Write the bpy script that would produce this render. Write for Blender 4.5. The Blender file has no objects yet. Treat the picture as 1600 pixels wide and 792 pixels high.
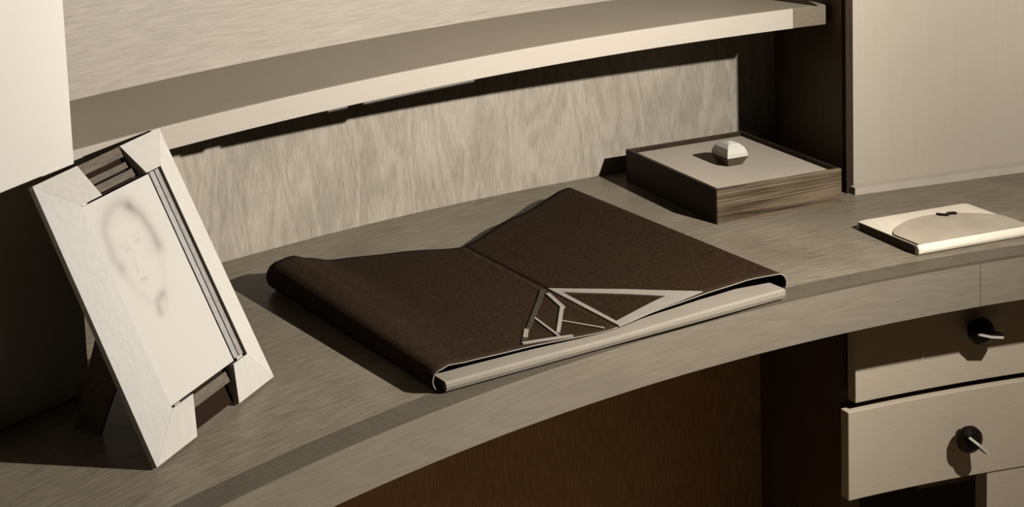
import bpy, bmesh, math, random
from mathutils import Vector, Matrix
from math import radians as RAD, sin, cos, pi

random.seed(4)
scene = bpy.context.scene
col = scene.collection

# ------------------------------------------------------------------ camera
cam_d = bpy.data.cameras.new('camera')
cam = bpy.data.objects.new('camera', cam_d)
col.objects.link(cam)
F_PX = 2304.52
cam_d.sensor_fit = 'HORIZONTAL'
cam_d.sensor_width = 36.0
cam_d.lens = F_PX * 36.0 / 1600.0
cam_d.shift_x = 659.06 / 1600.0
cam_d.shift_y = -583.82 / 1600.0
cam_d.clip_start = 0.05
p, r = 0.117880, -0.066218
fwd = Vector((0, cos(p), -sin(p)))
right = Vector((1, 0, 0))
up = right.cross(fwd)
R_ = right * cos(r) + up * sin(r)
U_ = up * cos(r) - right * sin(r)
m = Matrix(((R_.x, U_.x, -fwd.x), (R_.y, U_.y, -fwd.y), (R_.z, U_.z, -fwd.z)))
cam.matrix_world = Matrix.Translation((-1.62593, 0.77935, 0.77073)) @ m.to_4x4()
scene.camera = cam

# ------------------------------------------------------------------ light
world = bpy.data.worlds.new('world')
scene.world = world
world.use_nodes = True
bg = world.node_tree.nodes['Background']
bg.inputs[0].default_value = (1.0, 0.74, 0.48, 1)
bg.inputs[1].default_value = 0.012

LAMP = Vector((-0.312, 2.032, 0.675))
ld = bpy.data.lights.new('studio_lamp', 'SPOT')
ld.energy = 165
ld.color = (1.0, 0.985, 0.955)
ld.shadow_soft_size = 0.012
ld.spot_size = RAD(150)
ld.spot_blend = 1.0
lamp = bpy.data.objects.new('studio_lamp', ld)
col.objects.link(lamp)
lamp.location = LAMP
aim = Vector((-1.40, .15, -.30))
lamp.rotation_euler = aim.to_track_quat('-Z', 'Y').to_euler()

# the same lamp also spills light evenly in every direction
sd_ = bpy.data.lights.new('studio_lamp_spill', 'POINT')
sd_.energy = 82
sd_.color = ld.color
sd_.shadow_soft_size = 0.012
spill = bpy.data.objects.new('studio_lamp_spill', sd_)
col.objects.link(spill)
spill.location = LAMP

vs = scene.view_settings
vs.view_transform = 'Standard'
vs.look = 'None'
vs.exposure = 0.0
vs.gamma = 1.0
vs.use_curve_mapping = False

# ------------------------------------------------------------------ materials
def new_mat(name):
    mt = bpy.data.materials.new(name)
    mt.use_nodes = True
    return mt, mt.node_tree.nodes, mt.node_tree.links, mt.node_tree.nodes['Principled BSDF']

def wood(name, light, dark, scale=(6, 90, 6), coord='UV', rough=0.5, spec=0.3, bump=0.15,
         figure=0.0, fig_scale=(3, 8, 3), mix=0.6, rot=0.0, blotch=0.25, streak=1.0):
    """streaky grain: the axis with the low scale is the grain direction"""
    mt, N, L, B = new_mat(name)
    tc = N.new('ShaderNodeTexCoord')
    mp = N.new('ShaderNodeMapping'); mp.inputs['Scale'].default_value = scale
    mp.inputs['Rotation'].default_value = (0, 0, rot)
    L.new(tc.outputs[coord], mp.inputs[0])
    n1 = N.new('ShaderNodeTexNoise'); n1.inputs['Scale'].default_value = 4.0
    n1.inputs['Detail'].default_value = 8; n1.inputs['Roughness'].default_value = 0.68
    n1.inputs['Distortion'].default_value = 0.25
    L.new(mp.outputs[0], n1.inputs['Vector'])
    # broad clouding
    n2 = N.new('ShaderNodeTexNoise'); n2.inputs['Scale'].default_value = 9.0
    n2.inputs['Detail'].default_value = 4
    L.new(tc.outputs[coord], n2.inputs['Vector'])
    # cathedral figure
    mp2 = N.new('ShaderNodeMapping'); mp2.inputs['Scale'].default_value = fig_scale
    mp2.inputs['Rotation'].default_value = (0, 0, rot)
    L.new(tc.outputs[coord], mp2.inputs[0])
    n3 = N.new('ShaderNodeTexNoise'); n3.inputs['Scale'].default_value = 2.0
    n3.inputs['Detail'].default_value = 2.0; n3.inputs['Distortion'].default_value = 0.6
    L.new(mp2.outputs[0], n3.inputs['Vector'])
    sn = N.new('ShaderNodeMath'); sn.operation = 'MULTIPLY'; sn.inputs[1].default_value = 46.0
    L.new(n3.outputs['Fac'], sn.inputs[0])
    sn2 = N.new('ShaderNodeMath'); sn2.operation = 'SINE'
    L.new(sn.outputs[0], sn2.inputs[0])
    a1 = N.new('ShaderNodeMath'); a1.operation = 'MULTIPLY_ADD'
    a1.inputs[1].default_value = figure; L.new(sn2.outputs[0], a1.inputs[0])
    st = N.new('ShaderNodeMapRange'); st.inputs['From Min'].default_value = 0.32
    st.inputs['From Max'].default_value = 0.68
    st.inputs['To Min'].default_value = 0.5 - 0.5 * streak; st.inputs['To Max'].default_value = 0.5 + 0.5 * streak
    L.new(n1.outputs['Fac'], st.inputs[0])
    L.new(st.outputs[0], a1.inputs[2])
    a2 = N.new('ShaderNodeMath'); a2.operation = 'MULTIPLY_ADD'; a2.inputs[1].default_value = blotch * 2
    L.new(n2.outputs['Fac'], a2.inputs[0]); 
    off = N.new('ShaderNodeMath'); off.operation = 'SUBTRACT'; off.inputs[1].default_value = blotch
    L.new(a1.outputs[0], off.inputs[0]); L.new(off.outputs[0], a2.inputs[2])
    cr = N.new('ShaderNodeValToRGB')
    light = [x * K for x in light]; dark = [x * K for x in dark]
    cr.color_ramp.elements[0].position = 0.0; cr.color_ramp.elements[0].color = (*dark, 1)
    cr.color_ramp.elements[1].position = 1.0; cr.color_ramp.elements[1].color = (*light, 1)
    L.new(a2.outputs[0], cr.inputs[0])
    L.new(cr.outputs[0], B.inputs['Base Color'])
    B.inputs['Roughness'].default_value = rough
    B.inputs['Specular IOR Level'].default_value = spec * .4
    if bump:
        bp = N.new('ShaderNodeBump'); bp.inputs['Strength'].default_value = bump
        bp.inputs['Distance'].default_value = 0.0006
        L.new(a2.outputs[0], bp.inputs['Height']); L.new(bp.outputs[0], B.inputs['Normal'])
    return mt

def plain(name, c, rough=0.6, spec=0.3, metal=0.0, noise=0.08, nscale=30, bump=0.0, coord='Object'):
    c = [x * K for x in c]
    mt, N, L, B = new_mat(name)
    tc = N.new('ShaderNodeTexCoord')
    n1 = N.new('ShaderNodeTexNoise'); n1.inputs['Scale'].default_value = nscale
    n1.inputs['Detail'].default_value = 6
    L.new(tc.outputs[coord], n1.inputs['Vector'])
    cr = N.new('ShaderNodeValToRGB')
    cr.color_ramp.elements[0].position = 0.3; cr.color_ramp.elements[1].position = 0.7
    cr.color_ramp.elements[0].color = (*[x * (1 - noise) for x in c], 1)
    cr.color_ramp.elements[1].color = (*[min(1, x * (1 + noise)) for x in c], 1)
    L.new(n1.outputs['Fac'], cr.inputs[0]); L.new(cr.outputs[0], B.inputs['Base Color'])
    B.inputs['Roughness'].default_value = rough
    B.inputs['Specular IOR Level'].default_value = spec * .4
    B.inputs['Metallic'].default_value = metal
    if bump:
        n2 = N.new('ShaderNodeTexNoise'); n2.inputs['Scale'].default_value = nscale * 25
        n2.inputs['Detail'].default_value = 3
        L.new(tc.outputs[coord], n2.inputs['Vector'])
        bp = N.new('ShaderNodeBump'); bp.inputs['Strength'].default_value = bump
        bp.inputs['Distance'].default_value = 0.0005
        L.new(n2.outputs['Fac'], bp.inputs['Height']); L.new(bp.outputs[0], B.inputs['Normal'])
    return mt

def sep(v, s=1.0):                     # sepia tint at value v, warmer when s is higher
    return (v * 1.0, v * (1 - .115 * s), v * (1 - .265 * s))

K = 0.35                               # overall reflectance of the dull varnished surfaces
M = {}
M['lower_panel'] = wood('limed_oak_upright_grain', sep(.65, 1.3), sep(.37, 1.45), (210, 9, 1), rough=.55, figure=.15, fig_scale=(7, 1.6, 1), streak=1.1, blotch=.45)
M['upper_panel'] = wood('limed_oak_level_grain', sep(.60, 1.2), sep(.46, 1.3), (5, 70, 1), rough=.55, figure=.10, fig_scale=(1.6, 10, 1), rot=.10)
M['shelf'] = wood('shelf_oak', sep(.48, 1.5), sep(.38, 1.55), (5, 160, 1), rough=.5, streak=.6)
M['shelf_edge'] = wood('shelf_edge_oak', sep(.66, 1.2), sep(.59, 1.25), (5, 160, 1), rough=.5, streak=.6)
M['shelf_end_shade'] = wood('shelf_end_shaded_oak', sep(.29, 1.7), sep(.21, 1.8), (60, 60, 1), rough=.5, streak=.6)  # shelf oak darkened, cast shadow put into the colour
M['rail'] = plain('grey_strip', (.12, .10, .075), rough=.5)
M['desk'] = wood('desk_oak', sep(.39, 1.6), sep(.18, 1.75), (5, 120, 1), rough=.34, spec=.28, streak=1.0, bump=.05, blotch=.5)
M['band'] = wood('edge_band_oak', sep(.20, 1.6), sep(.09, 1.75), (260, 8, 1), rough=.42, spec=.25, streak=.8)
M['apron'] = wood('apron_oak', sep(.325, 1.5), sep(.235, 1.6), (6, 130, 1), rough=.5, streak=.6, figure=.12, fig_scale=(2, 14, 1))
M['drawer'] = wood('drawer_oak', sep(.74, 1.5), sep(.62, 1.6), (8, 170, 1), rough=.5, streak=.7)
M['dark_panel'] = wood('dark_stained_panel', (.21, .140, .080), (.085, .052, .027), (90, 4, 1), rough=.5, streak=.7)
M['edge_dark'] = wood('dark_edge_and_shade', (.075, .050, .030), (.032, .020, .011), (90, 4, 1), rough=.6, spec=.1, streak=.7)  # dark edge strip, also the painted shadow on the shelf top
M['knee'] = wood('dark_stained_kneehole', (.90, .56, .29), (.46, .27, .125), (120, 8, 1), rough=.6, streak=1)
M['white_left'] = plain('white_cabinet_paint', (1.0, .90, .77), rough=.5, noise=.03, nscale=6)
M['white_right'] = wood('pale_board', sep(.68, 1.35), sep(.61, 1.4), (30, 14, 1), coord='Object', rough=.6, streak=.5, bump=.05)
M['base_strip'] = plain('pale_base_strip', sep(.66, 1.3), noise=.05)
M['floor'] = plain('dark_floor', (.80, .58, .38), rough=.7)
M['frame'] = wood('pale_frame_wood', (.80, .725, .62), (.69, .62, .52), (40, 40, 6), coord='Object', rough=.45, streak=.7)
M['frame_dark'] = wood('dark_slat_wood', (.20, .15, .095), (.08, .055, .033), (10, 60, 60), coord='Object', rough=.6)
M['frame_black'] = plain('dark_frame_back', (.03, .018, .010), rough=.9, spec=.05)
M['strip'] = wood('grooved_strip_wood', sep(.42), sep(.25), (60, 60, 4), coord='Object', rough=.4)
M['leather'] = plain('dark_brown_leather', (.034, .0175, .0072), rough=.7, spec=.12, noise=.42, nscale=260, bump=.5)
M['lining'] = plain('pale_leather_edge', (.34, .29, .22), rough=.7)
M['lining_dark'] = plain('dark_lining', (.02, .013, .008), rough=.8)
M['paper'] = plain('paper_block', sep(.35, 1.4), rough=.8, noise=.04)
M['metal'] = plain('pale_metal', (.58, .51, .41), rough=.38, spec=.5, metal=.35, noise=.06)
M['metal_dark'] = plain('dark_metal', (.10, .075, .05), rough=.4, metal=.4)
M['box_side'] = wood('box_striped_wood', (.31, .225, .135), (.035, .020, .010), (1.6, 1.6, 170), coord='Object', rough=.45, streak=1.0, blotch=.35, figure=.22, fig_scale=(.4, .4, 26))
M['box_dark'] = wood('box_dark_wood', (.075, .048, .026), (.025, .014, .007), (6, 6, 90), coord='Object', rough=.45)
M['box_lid'] = plain('box_lid_board', sep(.64, 1.35), rough=.55, noise=.06, nscale=14)
M['knob_top'] = plain('ivory_knob', (.80, .73, .60), rough=.35, noise=.02)
M['knob_base'] = plain('dark_knob_base', (.15, .105, .065), rough=.4, noise=.1)
M['black'] = plain('black_knob', (.012, .007, .004), rough=.35, spec=.25)
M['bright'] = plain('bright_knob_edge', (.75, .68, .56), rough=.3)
M['purse'] = plain('pale_leather', sep(1.05, 1.3), rough=.6, noise=.05, nscale=40, bump=.1)
M['purse_flap'] = plain('greyer_leather_flap', sep(.60, 1.5), rough=.65, noise=.08, nscale=40, bump=.1)
M['purse_dark'] = plain('dark_purse_spine', (.10, .072, .045), rough=.6)

# ------------------------------------------------------------------ helpers
def setp(o, label=None, cat=None, group=None, kind=None):
    if label: o['label'] = label
    if cat: o['category'] = cat
    if group: o['group'] = group
    if kind: o['kind'] = kind
    return o

def empty(name, loc=(0, 0, 0), rz=0.0):
    o = bpy.data.objects.new(name, None)
    o.empty_display_size = 0.05
    col.objects.link(o)
    o.location = loc
    o.rotation_euler = (0, 0, rz)
    return o

def mesh(name, verts, faces, mat, parent=None, uvs=None, smooth=False, mats=None, midx=None, bevel=0.0, loc=None):
    me = bpy.data.meshes.new(name)
    me.from_pydata([tuple(v) for v in verts], [], faces)
    if uvs is not None:
        ul = me.uv_layers.new(name='grain')
        k = 0
        for fi, f in enumerate(faces):
            for j in range(len(f)):
                ul.data[k].uv = uvs[fi][j]; k += 1
    for mm in (mats or [mat]):
        me.materials.append(mm)
    if midx:
        for i, pg in enumerate(me.polygons): pg.material_index = midx[i]
    bm = bmesh.new(); bm.from_mesh(me)
    bmesh.ops.recalc_face_normals(bm, faces=bm.faces)
    bm.to_mesh(me); bm.free()
    if smooth:
        for pg in me.polygons: pg.use_smooth = True
    o = bpy.data.objects.new(name, me)
    col.objects.link(o)
    if parent: o.parent = parent
    if loc: o.location = loc
    if bevel:
        b = o.modifiers.new('bevel', 'BEVEL'); b.width = bevel; b.segments = 2; b.limit_method = 'ANGLE'
    return o

def box(name, a, b, mat, parent=None, bevel=0.0, T=None):
    x0, y0, z0 = a; x1, y1, z1 = b
    v = [(x0, y0, z0), (x1, y0, z0), (x1, y1, z0), (x0, y1, z0), (x0, y0, z1), (x1, y0, z1), (x1, y1, z1), (x0, y1, z1)]
    if T: v = [T(*q) for q in v]
    f = [(0, 3, 2, 1), (4, 5, 6, 7), (0, 1, 5, 4), (1, 2, 6, 5), (2, 3, 7, 6), (3, 0, 4, 7)]
    return mesh(name, v, f, mat, parent, bevel=bevel)

def pol(R, deg, z):
    a = RAD(deg)
    return Vector((R * sin(a), R * cos(a), z))

def ring(name, R0, R1, a0, a1, z0, z1, mat, parent=None, n=64, bevel=0.0):
    """solid curved board between two radii, with grain coordinates (arc length, across)"""
    V, Fs, UV = [], [], []
    for i in range(n + 1):
        a = a0 + (a1 - a0) * i / n
        V += [pol(R0, a, z0), pol(R1, a, z0), pol(R1, a, z1), pol(R0, a, z1)]
    Rm = 0.5 * (R0 + R1)
    for i in range(n):
        s0 = Rm * RAD(a0 + (a1 - a0) * i / n) ; s1 = Rm * RAD(a0 + (a1 - a0) * (i + 1) / n)
        b = 4 * i
        for k, (c0, c1) in enumerate(((R0, R1), (z0, z1), (R1, R0), (z1, z0))):
            k2 = (k + 1) % 4
            Fs.append((b + k, b + k2, b + 4 + k2, b + 4 + k))
            UV.append(((s0, c0), (s0, c1), (s1, c1), (s1, c0)))
    Fs += [(0, 3, 2, 1), (4 * n, 4 * n + 1, 4 * n + 2, 4 * n + 3)]
    UV += [((0, 0), (0, z1 - z0), (R1 - R0, z1 - z0), (R1 - R0, 0)), ((0, 0), (R1 - R0, 0), (R1 - R0, z1 - z0), (0, z1 - z0))]
    o = mesh(name, V, Fs, mat, parent, UV)
    if bevel:
        bv = o.modifiers.new('bevel', 'BEVEL'); bv.width = bevel; bv.segments = 2
        bv.limit_method = 'ANGLE'; bv.angle_limit = RAD(50)
    return o

def slab(name, pts, z0, z1, mat, parent=None, bevel=0.0):
    """vertical-sided prism over a plan polygon, grain coordinates (run, height)"""
    n = len(pts)
    V = [(x, y, z0) for x, y in pts] + [(x, y, z1) for x, y in pts]
    Fs = [tuple(range(n))[::-1], tuple(range(n, 2 * n))]
    UV = [[pts[i] for i in range(n)][::-1], [pts[i] for i in range(n)]]
    s = 0
    for i in range(n):
        j = (i + 1) % n
        l = math.hypot(pts[j][0] - pts[i][0], pts[j][1] - pts[i][1])
        Fs.append((i, j, n + j, n + i)); UV.append(((s, z0), (s + l, z0), (s + l, z1), (s, z1))); s += l
    return mesh(name, V, Fs, mat, parent, UV, bevel=bevel)

# ------------------------------------------------------------------ the setting
RB, RS, RBAND, RD = 3.1022, 2.9213, 2.6485, 2.6208
ZS, TS, APR = 0.2430, 0.0289, 0.060
ZTOP = 0.86
FLOOR = -0.70

fl = mesh('floor', [(-6, -4, FLOOR), (4, -4, FLOOR), (4, 6, FLOOR), (-6, 6, FLOOR), (-6, -4, FLOOR - .05), (4, -4, FLOOR - .05), (4, 6, FLOOR - .05), (-6, 6, FLOOR - .05)],
          [(0, 1, 2, 3), (4, 7, 6, 5), (0, 4, 5, 1), (1, 5, 6, 2), (2, 6, 7, 3), (3, 7, 4, 0)], M['floor'])
setp(fl, 'brown floor below the desk', 'floor', kind='structure')

wb = empty('wall_back', pol(RB, -25, 0))
setp(wb, 'curved limed oak back wall of the desk niche', 'wall', kind='structure')
def to_parent(o, par):
    o.parent = par
    o.matrix_parent_inverse = par_matrix(par).inverted()
def par_matrix(par):
    return Matrix.Translation(par.location) @ par.rotation_euler.to_matrix().to_4x4()
o = ring('lower_panel', RB, RB + .03, -42, -9.6, 0.0, ZS, M['lower_panel'], n=72); to_parent(o, wb)
o = ring('upper_panel', RB, RB + .03, -42, -9.6, ZS + TS, ZTOP, M['upper_panel'], n=72); to_parent(o, wb)
o = ring('joint_strip', RB + .002, RB + .03, -42, -9.6, ZS, ZS + TS, M['dark_panel'], n=72); to_parent(o, wb)

# left cabinet: a pale flat front whose corner cuts off the niche
CL = Vector((-1.6650, 2.3705)); DL = (Vector((-1.7626, 2.294)) - CL).normalized()
NL = Vector((-DL.y, DL.x))                       # away from the sitter
if NL.dot(Vector((-1.665, 2.37))) < 0: NL = -NL
E1 = CL + DL * 0.62
wl = slab('wall_left', [tuple(CL), tuple(E1), tuple(E1 + NL * .55), tuple(CL + Vector((-.05, .26)))], 0.0008, ZTOP, M['white_left'])
setp(wl, 'pale flat cabinet front rising at the left end of the desk', 'wall', kind='structure')

# right cabinet: pale board facing the sitter, dark inner side of the niche
wr = empty('wall_right', (-.5605, 2.83, 0)); setp(wr, 'pale board and dark niche side at the right end of the desk', 'wall', kind='structure')
P0 = Vector((-.5585, 2.8360)); P1 = Vector((.55, 3.030))
dr = (P1 - P0).normalized(); nr = Vector((-dr.y, dr.x))
o = slab('front_board', [tuple(P0 + dr * .004), tuple(P1), tuple(P1 + nr * .03), tuple(P0 + dr * .004 + nr * .03)], 0.0, ZTOP, M['white_right']); to_parent(o, wr)
o = slab('side_panel', [(-.5688, 2.8385), (-.5600, 2.8385), (-.5545, 3.14), (-.5660, 3.14)], 0.0, ZTOP, M['dark_panel']); to_parent(o, wr)
o = slab('edge_strip', [(-.5668, 2.8315), (-.5555, 2.8335), (-.5565, 2.8383), (-.5668, 2.8383)], 0.0, ZTOP, M['edge_dark']); to_parent(o, wr)
b0 = Vector((-.5590, 2.8225)); 
bs = slab('baseboard_right', [tuple(b0), tuple(b0 + dr * 1.1), tuple(b0 + dr * 1.1 + nr * .0105), tuple(b0 + nr * .0105)], 0.0, .0105, M['base_strip'])
setp(bs, 'narrow pale base strip where the right board meets the desk', 'baseboard', kind='structure')

# ------------------------------------------------------------------ worktop
wt = empty('desk_worktop', pol(2.8, -24, -APR))
setp(wt, 'long curved oak worktop with dark edge band and pale front apron', 'desk')
A0, A1 = -52, 14
o = ring('top_board', RBAND, RB - .0005, A0, A1, -.035, 0.0, M['desk'], n=120); to_parent(o, wt)
o = ring('edge_band', RD + .0004, RBAND, A0, A1, -.004, 0.0, M['band'], n=120); to_parent(o, wt)
JA = -11.77
o = ring('front_apron', RD, RBAND - .002, A0, JA - .008, -APR, -.004, M['apron'], n=110); to_parent(o, wt)
o = ring('front_apron', RD, RBAND - .002, JA + .008, A1, -APR, -.004, M['apron'], n=40); to_parent(o, wt)

# shelf
sh = empty('wall_shelf', pol(3.0, -24, ZS)); setp(sh, 'curved pale wall shelf running over the desk niche', 'shelf')
SE = -11.42
o = ring('shelf_board', RS + .004, RB + .001, -37, SE, ZS + .0005, ZS + TS, M['shelf'], n=90); to_parent(o, sh)
o = ring('front_edge', RS, RS + .004, -36.2, -12.48, ZS, ZS + TS, M['shelf_edge'], n=90, bevel=.0006); to_parent(o, sh)
o = ring('shaded_end', RS, RS + .004, -12.48, SE, ZS, ZS + TS, M['shelf_end_shade'], n=6, bevel=.0012); to_parent(o, sh)  # side panel's shadow on the shelf face, painted as a darker piece
o = slab('corner_shade', [(-.5935, 2.8580), (-.6328, 2.9166), (-.662, 2.970), (-.585, 2.970)], ZS + TS, ZS + TS + .0015, M['edge_dark']); to_parent(o, sh)  # thin dark sheet standing in for a cast shadow on the shelf top
o = ring('light_stop_board', RS + .016, RB + .001, SE + .001, -10.75, ZS + .0005, ZS + TS, M['shelf'], n=6); to_parent(o, sh)  # added board, keeps lamp light from leaking past the shelf end
o = ring('underside_strip', RS + .003, RS + .012, -26.3, -22.75, ZS - .0050, ZS, M['rail'], n=16, bevel=.0025); to_parent(o, sh)
o = ring('underside_strip', RS + .003, RS + .012, -27.4, -26.75, ZS - .0045, ZS, M['rail'], n=6, bevel=.002); to_parent(o, sh)

# kneehole back
kb = ring('kneehole_panel', 3.00, 3.025, -50, -12.5, FLOOR, -.036, M['knee'], n=60)
setp(kb, 'dark curved panel closing the kneehole under the desk', 'panel')

# ------------------------------------------------------------------ drawer cabinet
dc = empty('drawer_cabinet', pol(2.80, -8, FLOOR)); setp(dc, 'pale fronted drawer cabinet under the right end of the desk', 'cabinet')
RW = 2.700
AL = math.degrees(math.atan2(-.6674, 2.6162))
AL2 = math.degrees(math.atan2(-.6785, 2.6133))
AR = 6.0
def child(o, par): to_parent(o, par); return o
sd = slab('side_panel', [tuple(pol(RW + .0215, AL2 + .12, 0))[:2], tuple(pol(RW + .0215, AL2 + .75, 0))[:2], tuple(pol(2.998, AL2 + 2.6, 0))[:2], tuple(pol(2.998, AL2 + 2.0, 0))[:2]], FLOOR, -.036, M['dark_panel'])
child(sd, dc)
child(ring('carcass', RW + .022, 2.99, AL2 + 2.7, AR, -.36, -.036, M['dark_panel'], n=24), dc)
d1 = child(ring('drawer', RW, RW + .014, AL, AR, -.2055, -.045, M['drawer'], n=30, bevel=.001), dc)
d2 = child(ring('drawer', RW, RW + .014, AL2, AR, -.3395, -.2165, M['drawer'], n=30, bevel=.001), dc)
child(ring('leg', RW + .002, RW + .022, math.degrees(math.atan2(-.4654, 2.6596)), AR, FLOOR, -.340, M['drawer'], n=16), dc)

def turn_knob(pos, fin_deg, par_drawer):
    """round black knob with a raised blade across it; axis towards the sitter"""
    P = Vector(pos); ax = Vector((-P.x, -P.y, 0)).normalized(); tx = Vector((-ax.y, ax.x, 0)); 
    if tx.x < 0: tx = -tx
    zz = Vector((0, 0, 1))
    V, Fs, mi = [], [], []
    prof = [(.007, -.001), (.0075, .008), (.0165, .011), (.0188, .0150), (.0175, .0200), (.0115, .0240), (.001, .0255)]
    n = 28
    for rr, hh in prof:
        for i in range(n):
            a = 2 * pi * i / n
            V.append(P + ax * hh + tx * (rr * cos(a)) + zz * (rr * sin(a)))
    for k in range(len(prof) - 1):
        for i in range(n):
            j = (i + 1) % n
            Fs.append((k * n + i, k * n + j, (k + 1) * n + j, (k + 1) * n + i)); mi.append(0)
    Fs.append(tuple((len(prof) - 1) * n + i for i in range(n))); mi.append(0)
    # blade
    a = RAD(fin_deg); du = tx * cos(a) + zz * sin(a); dv = -tx * sin(a) + zz * cos(a)
    b = len(V)
    out = [(-.017, .012), (.022, .012), (.0265, .024), (.019, .034), (-.002, .035), (-.015, .028)]
    for s in (-.0017, .0017):
        for uu, hh in out: V.append(P + du * uu + ax * hh + dv * s)
    k = len(out)
    Fs += [tuple(b + i for i in range(k)), tuple(b + k + i for i in range(k))[::-1]]; mi += [0, 0]
    for i in range(k):
        j = (i + 1) % k
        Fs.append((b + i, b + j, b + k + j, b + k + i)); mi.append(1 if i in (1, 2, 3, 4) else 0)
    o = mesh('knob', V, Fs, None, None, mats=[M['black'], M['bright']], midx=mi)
    o['label'] = 'black round turning knob with a bright edged blade'
    o.parent = par_drawer
    o.matrix_parent_inverse = (par_matrix(dc)).inverted() if False else Matrix.Identity(4)
    # drawer sits at identity in the world (parent inverse applied), so local = world
    return o
turn_knob(pol(RW, math.degrees(math.atan2(-.4918, 2.6548)), -.1286), -12, d1)
turn_knob(pol(RW, math.degrees(math.atan2(-.5086, 2.6517)), -.2770), -44, d2)

# ------------------------------------------------------------------ picture frame
FA = 0.9089; LEAN = RAD(63); FW, FH = .232, .306
pf = empty('picture_frame', (-1.5998, 2.1892, .0019), FA)
setp(pf, 'pale wooden picture frame leaning back at the left, with a faint portrait inside', 'picture frame')
def FP(u, v, h):                # frame coordinates: across, up the slope, towards the viewer
    return (u, v * cos(LEAN) - h * sin(LEAN), v * sin(LEAN) + h * cos(LEAN))
def fsolid(name, front, back_h, mat, par=pf, bevel=.0003):
    """front: list of (u,v,h) polygon; extruded straight back to h = back_h"""
    n = len(front)
    V = [FP(*q) for q in front] + [FP(q[0], q[1], back_h) for q in front]
    Fs = [tuple(range(n)), tuple(range(n, 2 * n))[::-1]] + [(i, (i + 1) % n, n + (i + 1) % n, n + i) for i in range(n)]
    return mesh(name, V, Fs, mat, par, bevel=bevel)
HI, HO, HB = .0155, .0025, -.004       # inner edge raised, outer edge, back
mu0, mu1, mv0, mv1 = .043, .190, .041, .2665
fsolid('side_rail', [(0, 0, HO), (mu0, mv0, HI), (mu0, mv1, HI), (0, FH, HO)], HB, M['frame'])
fsolid('side_rail', [(FW, 0, HO), (FW, FH, HO), (mu1, mv1, HI), (mu1, mv0, HI)], HB, M['frame'])
N0, N1 = .0765, .1575
fsolid('corner_block', [(0, 0, HO), (N0 - .002, 0, HO), (N0 + .005, mv0, HI), (mu0, mv0, HI)], HB, M['frame'])
fsolid('corner_block', [(N1, 0, HO), (FW, 0, HO), (mu1, mv0, HI), (N1 + .004, mv0, HI)], HB, M['frame'])
fsolid('corner_block', [(0, FH, HO), (mu0, mv1, HI), (N0 + .003, mv1, HI), (N0, FH, HO)], HB, M['frame'])
fsolid('corner_block', [(N1 - .003, FH, HO), (N1 + .005, mv1, HI), (mu1, mv1, HI), (FW, FH, HO)], HB, M['frame'])
# picture card with a faint pencil portrait as flat print
def bump1(d, w): return math.exp(-(d / w) ** 2)
def seg_d(x, y, a, b):
    ax, ay = a; bx, by = b; dx, dy = bx - ax, by - ay
    t = max(0, min(1, ((x - ax) * dx + (y - ay) * dy) / (dx * dx + dy * dy + 1e-12)))
    return math.hypot(x - ax - t * dx, y - ay - t * dy)
def poly_d(x, y, pts): return min(seg_d(x, y, pts[i], pts[i + 1]) for i in range(len(pts) - 1))
hair_l = [(.118, .243), (.1059, .2507), (.0988, .2507), (.083, .247), (.0743, .2409), (.0652, .2328), (.0625, .216), (.0605, .2014), (.0652, .1886)]
jaw = [(.0652, .1886), (.0682, .1733), (.0767, .1558), (.0857, .1436)]
hair_r = [(.118, .243), (.1301, .2289), (.1339, .2139), (.136, .2017), (.1359, .1914)]
cheek = [(.1359, .1914), (.130, .175), (.122, .155), (.1108, .143)]
collar = [(.1080, .1440), (.0960, .1400), (.0925, .1290)]
lace = [(.100, .128), (.1108, .136), (.1150, .143)]
def ink(u, v):
    k = .19 * bump1(poly_d(u, v, hair_l), .0055) + .13 * bump1(poly_d(u, v, hair_l), .013)
    k += .11 * bump1(poly_d(u, v, jaw), .005) + .27 * bump1(poly_d(u, v, hair_r), .0055) + .20 * bump1(poly_d(u, v, hair_r), .012)
    k += .07 * bump1(poly_d(u, v, cheek), .006) + .40 * bump1(poly_d(u, v, collar), .0050) + .12 * bump1(poly_d(u, v, lace), .005)
    k += .22 * bump1(seg_d(u, v, (.083, .2015), (.0905, .2030)), .0022) + .20 * bump1(seg_d(u, v, (.1035, .2065), (.1105, .2065)), .0022)
    k += .10 * bump1(seg_d(u, v, (.081, .2085), (.091, .210)), .0022) + .09 * bump1(seg_d(u, v, (.102, .2135), (.113, .2125)), .0022)
    k += .10 * bump1(seg_d(u, v, (.0935, .2000), (.0875, .1790)), .0022) + .14 * bump1(seg_d(u, v, (.0860, .1775), (.0905, .1772)), .002)
    k += .28 * bump1(seg_d(u, v, (.0868, .1683), (.0965, .1672)), .0018) + .08 * bump1(seg_d(u, v, (.088, .163), (.095, .1625)), .002)
    k += .06 * bump1(math.hypot(u - .12, v - .19), .012)
    return min(.75, k)
c0, c1, w0, w1 = .0435, .1705, .0425, .2645
nu, nv = 96, 160
V, Fs = [], []
cols = []
for j in range(nv + 1):
    for i in range(nu + 1):
        u = c0 + (c1 - c0) * i / nu; v = w0 + (w1 - w0) * j / nv
        V.append(FP(u, v, .0100)); cols.append(ink(u, v) + random.uniform(-.012, .012))
for j in range(nv):
    for i in range(nu):
        a = j * (nu + 1) + i; Fs.append((a, a + 1, a + nu + 2, a + nu + 1))
nb_ = len(V)
for (u, v) in ((c0, w0), (c1, w0), (c1, w1), (c0, w1)):
    V.append(FP(u, v, .0085))
Fs.append((nb_, nb_ + 3, nb_ + 2, nb_ + 1))
Fs += [(0, nb_, nb_ + 1, nu), (nu, nb_ + 1, nb_ + 2, nv * (nu + 1) + nu), (nv * (nu + 1) + nu, nb_ + 2, nb_ + 3, nv * (nu + 1)), (nv * (nu + 1), nb_ + 3, nb_, 0)]
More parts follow.
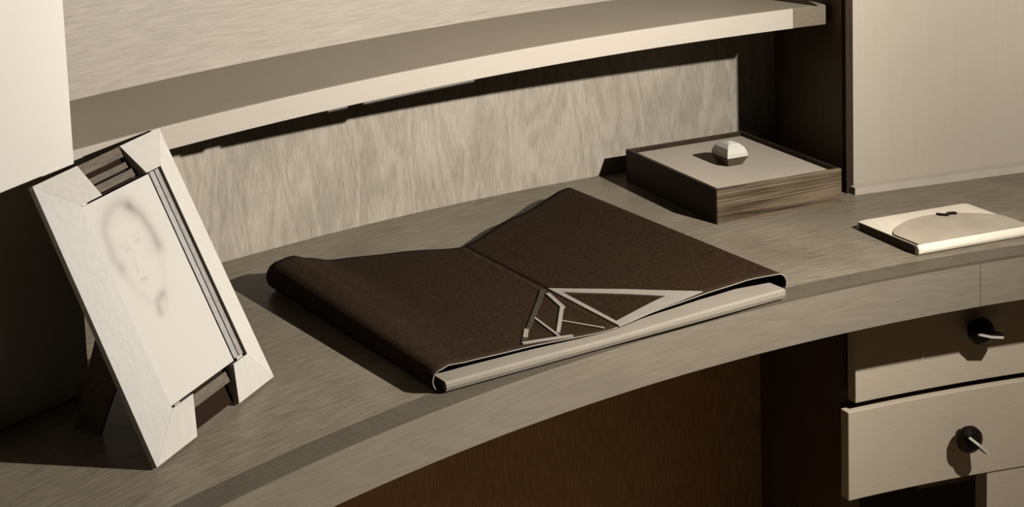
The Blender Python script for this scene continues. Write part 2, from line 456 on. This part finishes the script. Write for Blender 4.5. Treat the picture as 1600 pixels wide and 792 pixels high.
mt, N, L, B = new_mat('portrait_print')
at = N.new('ShaderNodeAttribute'); at.attribute_name = 'ink'
mx = N.new('ShaderNodeMix'); mx.data_type = 'RGBA'
mx.inputs['A'].default_value = (.235, .208, .173, 1); mx.inputs['B'].default_value = (.056, .042, .030, 1)
L.new(at.outputs['Fac'], mx.inputs['Factor']); L.new(mx.outputs['Result'], B.inputs['Base Color'])
B.inputs['Roughness'].default_value = .6; B.inputs['Specular IOR Level'].default_value = .25
card = mesh('portrait_card', V, Fs, mt, pf)
att = card.data.attributes.new('ink', 'FLOAT', 'POINT')
for i in range(len(V)): att.data[i].value = max(0, cols[i]) if i < nb_ else 0.0
card['label'] = 'white card with a faint pencil portrait of a head'
# strips in the groove beside the card
fsolid('groove_strip', [(.1718, mv0 + .003, .0110), (.1788, mv0 + .003, .0120), (.1788, mv1 - .001, .0120), (.1718, mv1 - .001, .0110)], .001, M['strip'], bevel=0)
fsolid('groove_strip', [(.1800, mv0 + .003, .0125), (.1868, mv0 + .003, .0130), (.1868, mv1 - .001, .0130), (.1800, mv1 - .001, .0125)], .001, M['strip'], bevel=0)
# backing and cross slats seen through the notches
fsolid('backing', [(.0425, .030, .001), (.1905, .030, .001), (.1905, .2680, .001), (.0425, .2680, .001)], HB + .001, M['frame_black'], bevel=0)
for va, vb, hh in ((.2935, .3055, .001), (.2805, .2875, .000), (.2690, .2780, .003)):
    fsolid('cross_slat', [(N0 - .002, va, hh), (N1 + .004, va, hh), (N1 + .004, vb, hh), (N0 - .002, vb, hh)], HB, M['frame_dark'], bevel=0)
fsolid('cross_slat', [(N0 - .001, .0255, .004), (N1 + .003, .0255, .004), (N1 + .003, .0370, .004), (N0 - .001, .0370, .004)], HB, M['frame_dark'], bevel=0)
fsolid('back_board', [(N0 - .001, .263, -.0042), (N1 + .003, .263, -.0042), (N1 + .003, .3000, -.0042), (N0 - .001, .3000, -.0042)], -.0062, M['frame_black'], bevel=0)
fsolid('back_board', [(N0 - .001, .004, -.0042), (N1 + .003, .004, -.0042), (N1 + .003, .0400, -.0042), (N0 - .001, .0400, -.0042)], -.0062, M['frame_black'], bevel=0)
# retaining tabs at the card corners
for (ua, ub, va, vb) in ((.0475, .0560, .2650, .2690), (.0520, .0610, .0385, .0420), (.1745, .1860, .0400, .0440)):
    fsolid('retaining_tab', [(ua, va, .0118), (ub, va, .0118), (ub, vb, .0118), (ua, vb, .0118)], .0085, M['metal'], bevel=0)
# strut
def bar(name, a, b, w, t, mat, par):
    a, b = Vector(a), Vector(b); d = (b - a).normalized(); s = d.cross(Vector((0, 1, 0)));
    s = Vector((1, 0, 0)) if s.length < .1 else s.normalized()
    q = d.cross(s)
    V = []
    for pnt in (a, b):
        for i, j in ((-1, -1), (1, -1), (1, 1), (-1, 1)): V.append(pnt + s * (w / 2 * i) + q * (t / 2 * j))
    return mesh(name, V, [(0, 1, 2, 3), (4, 7, 6, 5), (0, 4, 5, 1), (1, 5, 6, 2), (2, 6, 7, 3), (3, 7, 4, 0)], mat, par)
def strut_plate(u0, u1):
    t0 = FP(0, .160, -.0046); t1 = FP(0, .105, -.0046)
    yz = [(t0[1], t0[2]), (t1[1], t1[2]), (.092, -.0015), (.127, -.0015)]
    V = [(u0, y, z) for y, z in yz] + [(u1, y, z) for y, z in yz]
    return mesh('strut', V, [(0, 1, 2, 3), (7, 6, 5, 4), (0, 4, 5, 1), (1, 5, 6, 2), (2, 6, 7, 3), (3, 7, 4, 0)], M['frame_dark'], pf)
strut_plate(.028, .033)
hb = FP(.024, .150, -.012)
bar('hinge', (hb[0], hb[1] - .002, hb[2] - .010), (hb[0], hb[1] + .002, hb[2] + .010), .008, .012, M['metal'], pf)

# ------------------------------------------------------------------ leather portfolio
PFL = Vector((-1.2919, 2.3134, 0)); PANG = math.atan2(.36718, .93015)
po = empty('desk_portfolio', PFL, PANG)
setp(po, 'dark leather portfolio with two folded flaps and pale metal triangle ornament', 'portfolio')
def interp(x, xs, ys):
    if x <= xs[0]: return ys[0]
    for i in range(len(xs) - 1):
        if x <= xs[i + 1]:
            t = (x - xs[i]) / (xs[i + 1] - xs[i]); t = t * t * (3 - 2 * t) * .5 + t * .5
            return ys[i] + (ys[i + 1] - ys[i]) * t
    return ys[-1]
def zfl(u, t):
    Fz = interp(u, [0, .013, .046, .13, .246, .345, .41, .49, .517], [.024, .0255, .022, .020, .0135, .022, .026, .029, .029])
    Bz = interp(u, [-.02, .012, .030, .05, .09, .26, .4, .517], [.036, .0365, .0335, .0265, .0145, .0125, .021, .028])
    k = max(0, min(1, t / .34)); return Fz + (Bz - Fz) * k
def tb_left(u): return interp(u, [0, .03, .09, .18, .264], [.335, .346, .351, .331, .303])
def tb_right(u): return interp(u, [.264, .38, .50, .517], [.303, .3415, .380, .384])
def seam(t): return .2625 + .003 * (t / .3)
NT = 34
TH = .0016
def flap(name, left):
    rows = []
    for j in range(NT + 1):
        k = j / NT
        row = []
        if left:
            ztop = .0255 + (.0370 - .0255) * k; rr = (ztop - .0012) / 2; uc = .0135 - .0135 * k; te = tb_left(.0) * 1.0
            t_e = te * k
            for i in range(13):
                a = -pi / 2 - pi * i / 12
                row.append((uc + rr * cos(a), t_e - .004 * (1 - k), .0012 + rr + rr * sin(a)))
            us = uc + .003
            for i in range(1, 31):
                q = i / 30
                # end at the seam, front corner cut follows the front edge
                u = us + (seam(.3 * k) - us) * q
                t = tb_left(u) * k + .004 * (1 - k) * min(1, q * 6)
                zz = zfl(u, t)
                zz = ztop + (zz - ztop) * min(1, q * 7)
                row.append((u, t, zz))
        else:
            ztop = .0290 + (.0280 - .0290) * k; rr = (ztop - .0012) / 2; uc = .5045
            t_e = tb_right(uc) * k
            for i in range(13):
                a = -pi / 2 + pi * i / 12
                row.append((uc + rr * cos(a), t_e, .0012 + rr + rr * sin(a)))
            us = uc - .003
            for i in range(1, 31):
                q = i / 30
                u = us + (seam(.3 * k) + .0008 - us) * q
                t = tb_right(u) * k + .006 * (1 - k) * min(1, q * 6)
                zz = zfl(u, t) + .0004
                zz = ztop + (zz - ztop) * min(1, q * 7)
                row.append((u, t, zz))
        rows.append(row)
    nc = len(rows[0]); V = [q for row in rows for q in row]
    Fs = [(j * nc + i, j * nc + i + 1, (j + 1) * nc + i + 1, (j + 1) * nc + i) for j in range(NT) for i in range(nc - 1)]
    ob = mesh(name, V, Fs, None, po, smooth=True, mats=[M['leather'], M['lining_dark'], M['lining']])
    s = ob.modifiers.new('solid', 'SOLIDIFY'); s.thickness = TH
    s.offset = 0.0; s.material_offset = 0; s.material_offset_rim = 2
    return ob
fl_l = flap('cover_flap', True)
fl_r = flap('cover_flap', False)
# bottom board, inner sheets
box('bottom_cover', (.012, -.006, 0), (.507, .296, .0022), M['leather'], po, bevel=.0008)
pb = []
nx = 40
V, Fs = [], []
def pz(u): return .0145 + .0012 * (u / .5) - .0015 * math.exp(-((u - .25) / .08) ** 2)
for i in range(nx + 1):
    u = .0135 + (.504 - .0135) * i / nx; zt = pz(u) - .0012
    V += [(u, -.0105, .0030), (u, -.0118, .0075), (u, -.0112, zt - .0022), (u, -.0090, zt), (u, .285, zt - .004), (u, .285, .0030)]
for i in range(nx):
    for k in range(6):
        k2 = (k + 1) % 6; Fs.append((6 * i + k, 6 * i + k2, 6 * i + 6 + k2, 6 * i + 6 + k))
Fs += [tuple(range(6)), tuple(6 * nx + k for k in range(6))[::-1]]
mesh('paper_block', V, Fs, M['paper'], po)
# metal ornament: flat bars inlaid on the flaps
orn = empty('metal_ornament'); orn.parent = po
orn['label'] = 'pale metal ornament of triangles and bars'
def on_flap(u, t, dz): 
    tt = t
    return (u, t, zfl(u, tt) + dz)
def opoly(name, pts, dz=.0014, mat='metal'):
    n = len(pts)
    V = [on_flap(u, t, dz + .0010) for u, t in pts] + [on_flap(u, t, dz - .0010) for u, t in pts]
    Fs = [tuple(range(n)), tuple(range(n, 2 * n))[::-1]] + [(i, (i + 1) % n, n + (i + 1) % n, n + i) for i in range(n)]
    return mesh(name, V, Fs, M[mat], orn)
def obar(a, b, w0, w1=None, mat='metal', dz=.0014):
    w1 = w0 if w1 is None else w1
    a, b = Vector(a), Vector(b); d = (b - a).normalized(); s = Vector((-d.y, d.x))
    K = 4
    V, Fs = [], []
    for i in range(K + 1):
        c = a + (b - a) * (i / K); w = w0 + (w1 - w0) * i / K
        for sg, dd in ((-1, -.001), (1, -.001), (1, .001), (-1, .001)):
            q = c + s * (w / 2 * sg); V.append(on_flap(q.x, q.y, dz + dd))
    for i in range(K):
        for k in range(4):
            k2 = (k + 1) % 4; Fs.append((4 * i + k, 4 * i + k2, 4 * i + 4 + k2, 4 * i + 4 + k))
    Fs += [(0, 1, 2, 3), (4 * K + 3, 4 * K + 2, 4 * K + 1, 4 * K)]
    return mesh('ornament_bar', V, Fs, M[mat], orn)
A_, T_, B_ = (.2655, .131), (.396, .010), (.2635, .003)
a_, b_, c_ = (.2720, .112), (.355, .027), (.2690, .014)
def oquad(p0, p1, p2, p3, K=6):        # strip between edge p0-p1 (outer) and p3-p2 (inner)
    V, Fs = [], []
    for i in range(K + 1):
        k = i / K
        for (e0, e1), dd in (((p0, p1), -.001), ((p3, p2), -.001), ((p3, p2), .001), ((p0, p1), .001)):
            V.append(on_flap(e0[0] + (e1[0] - e0[0]) * k, e0[1] + (e1[1] - e0[1]) * k, .0014 + dd))
    for i in range(K):
        for k in range(4):
            k2 = (k + 1) % 4; Fs.append((4 * i + k, 4 * i + k2, 4 * i + 4 + k2, 4 * i + 4 + k))
    Fs += [(0, 1, 2, 3), (4 * K + 3, 4 * K + 2, 4 * K + 1, 4 * K)]
    return mesh('ornament_bar', V, Fs, M['metal'], orn)
oquad(A_, T_, b_, a_)
oquad(T_, B_, c_, b_)
oquad(B_, A_, a_, c_)
obar((.2595, .132), (.138, .016), .0060, .004, 'metal_dark')   # outer side of the left part
obar((.2565, .120), (.2455, .078), .0055, .0055)
obar((.2470, .082), (.1900, .020), .0045, .004)
obar((.1950, .0680), (.1850, .0130), .003, .0035)
obar((.1340, .0125), (.2000, .0070), .004, .004)
obar((.2170, .0480), (.2470, .0090), .003, .003)
obar((.1640, .0430), (.1470, .0240), .0050, .005)

# ------------------------------------------------------------------ wooden box
bx = empty('wooden_box', (-.79096, 2.74470, 0), .25663)
setp(bx, 'square dark wooden box with pale lid set inside its rim', 'box')
BW, BD, BH, T = .2062, .2066, .0500, .0055
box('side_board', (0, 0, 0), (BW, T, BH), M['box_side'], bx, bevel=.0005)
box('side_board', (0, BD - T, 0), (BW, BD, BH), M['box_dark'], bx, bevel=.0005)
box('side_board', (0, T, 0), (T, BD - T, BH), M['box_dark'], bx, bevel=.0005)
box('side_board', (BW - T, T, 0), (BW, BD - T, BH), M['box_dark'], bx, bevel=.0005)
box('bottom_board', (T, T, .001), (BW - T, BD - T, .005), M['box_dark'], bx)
lid = box('lid', (T + .0004, T + .0004, .0375), (BW - T - .0004, BD - T - .0004, .0440), M['box_lid'], bx)
# faceted knob: inverted truncated pyramid below, faceted dome above
kc = (.1010, .1010, .0440)
def knob_mesh():
    n = 4; rot = RAD(-134.7)
    ringp = lambda rr, z: [(kc[0] + rr * cos(rot + 2 * pi * i / n), kc[1] + rr * sin(rot + 2 * pi * i / n), kc[2] + z) for i in range(n)]
    lo = ringp(.0165, 0) + ringp(.0252, .0135)
    Fl = [tuple(range(n))[::-1], tuple(range(n, 2 * n))] + [(i, (i + 1) % n, n + (i + 1) % n, n + i) for i in range(n)]
    upv = ringp(.0246, .0137) + ringp(.0240, .0195) + ringp(.0200, .0265) + ringp(.0125, .0315) + ringp(.0045, .0338) + [(kc[0], kc[1], kc[2] + .0344)]
    Fu = [tuple(range(n))[::-1]]
    for k in range(4): Fu += [(k * n + i, k * n + (i + 1) % n, (k + 1) * n + (i + 1) % n, (k + 1) * n + i) for i in range(n)]
    Fu += [(4 * n + i, 4 * n + (i + 1) % n, 5 * n) for i in range(n)]
    k = mesh('knob_foot', lo, Fl, M['knob_base'], lid); k2 = mesh('knob_cap', upv, Fu, M['knob_top'], lid)
    k2['label'] = 'ivory coloured faceted knob cap'
knob_mesh()

# ------------------------------------------------------------------ clutch purse / wallet
NAng = math.atan2(.2276, .97375)
wa = empty('leather_wallet', (-.5971, 2.5915, 0), NAng)
setp(wa, 'flat pale leather wallet with rounded grey flap and tiny dark clasp', 'wallet')
WW, WD, WH = .176, .110, .0142
# body: pillow profile rolled at the front
def wz(t):     # top height across the depth
    return WH - .0025 * (t / WD)
V, Fs = [], []
nx, ntb = 20, 14
prof = [(.003, .0005), (.0008, .003), (.0, .0062), (.0010, .0095), (.0040, WH - .0002)] + [(WD * q / 10, wz(WD * q / 10)) for q in range(1, 10)] + [(WD - .003, WH - .0026), (WD, .006), (WD - .002, .0005)]
npf = len(prof)
for i in range(nx + 1):
    q = i / nx; u = WW * q
    sh_ = .0012 * (1 if i in (0, nx) else 0)
    for (t, z) in prof: V.append((u + 0.0, min(max(t, sh_), WD - sh_), z if z < .004 else z - sh_))
for i in range(nx):
    for k in range(npf):
        k2 = (k + 1) % npf; Fs.append((i * npf + k, i * npf + k2, (i + 1) * npf + k2, (i + 1) * npf + k))
Fs += [tuple(range(npf)), tuple(nx * npf + k for k in range(npf))[::-1]]
mesh('body', V, Fs, M['purse'], wa)
# flap: curved outline from the front edge
def flap_t(u): 
    q = (u - .002) / (WW - .004); q = max(0, min(1, q))
    return .045 + .040 * math.sin(pi * q) ** .7 if 0 < q < 1 else .045
V, Fs = [], []
nn = 36
for i in range(nn + 1):
    u = .0015 + (WW - .003) * i / nn; te = flap_t(u)
    for k in range(9):
        t = .0045 + (te - .0045) * k / 8; V.append((u, t, wz(t) + .0012))
    for k in range(9):
        t = .0045 + (te - .0045) * (8 - k) / 8; V.append((u, t, wz(t) + .0001))
for i in range(nn):
    for k in range(18):
        k2 = (k + 1) % 18; Fs.append((i * 18 + k, i * 18 + k2, (i + 1) * 18 + k2, (i + 1) * 18 + k))
Fs += [tuple(range(18)), tuple(nn * 18 + k for k in range(18))[::-1]]
fw = mesh('flap', V, Fs, M['purse_flap'], wa)
fw['label'] = 'greyer curved flap'
mesh('gusset', [(-.0012, .008, .001), (.0002, .008, .001), (.0002, WD - .006, .001), (-.0012, WD - .006, .001), (-.0012, .008, .0122), (.0002, .008, .0122), (.0002, WD - .006, .0100), (-.0012, WD - .006, .0100)],
     [(0, 3, 2, 1), (4, 5, 6, 7), (0, 1, 5, 4), (1, 2, 6, 5), (2, 3, 7, 6), (3, 0, 4, 7)], M['purse_dark'], wa)
# clasp: a small dark chevron
cz = wz(.08) + .0013
ux, ty = .1020, .0765
V, Fs = [], []
pc_ = [(ux, ty + .0035), (ux + .0085, ty - .0035), (ux + .0150, ty + .0005), (ux + .0245, ty - .0020)]
for (x, y) in pc_:
    V += [(x, y - .0022, cz), (x, y + .0022, cz), (x, y + .0022, cz + .0028), (x, y - .0022, cz + .0028)]
for i in range(3):
    for k in range(4):
        k2 = (k + 1) % 4; Fs.append((4 * i + k, 4 * i + k2, 4 * i + 4 + k2, 4 * i + 4 + k))
Fs += [(0, 1, 2, 3), (15, 14, 13, 12)]
cl = mesh('clasp', V, Fs, M['black'], wa); cl['label'] = 'tiny dark zigzag clasp'
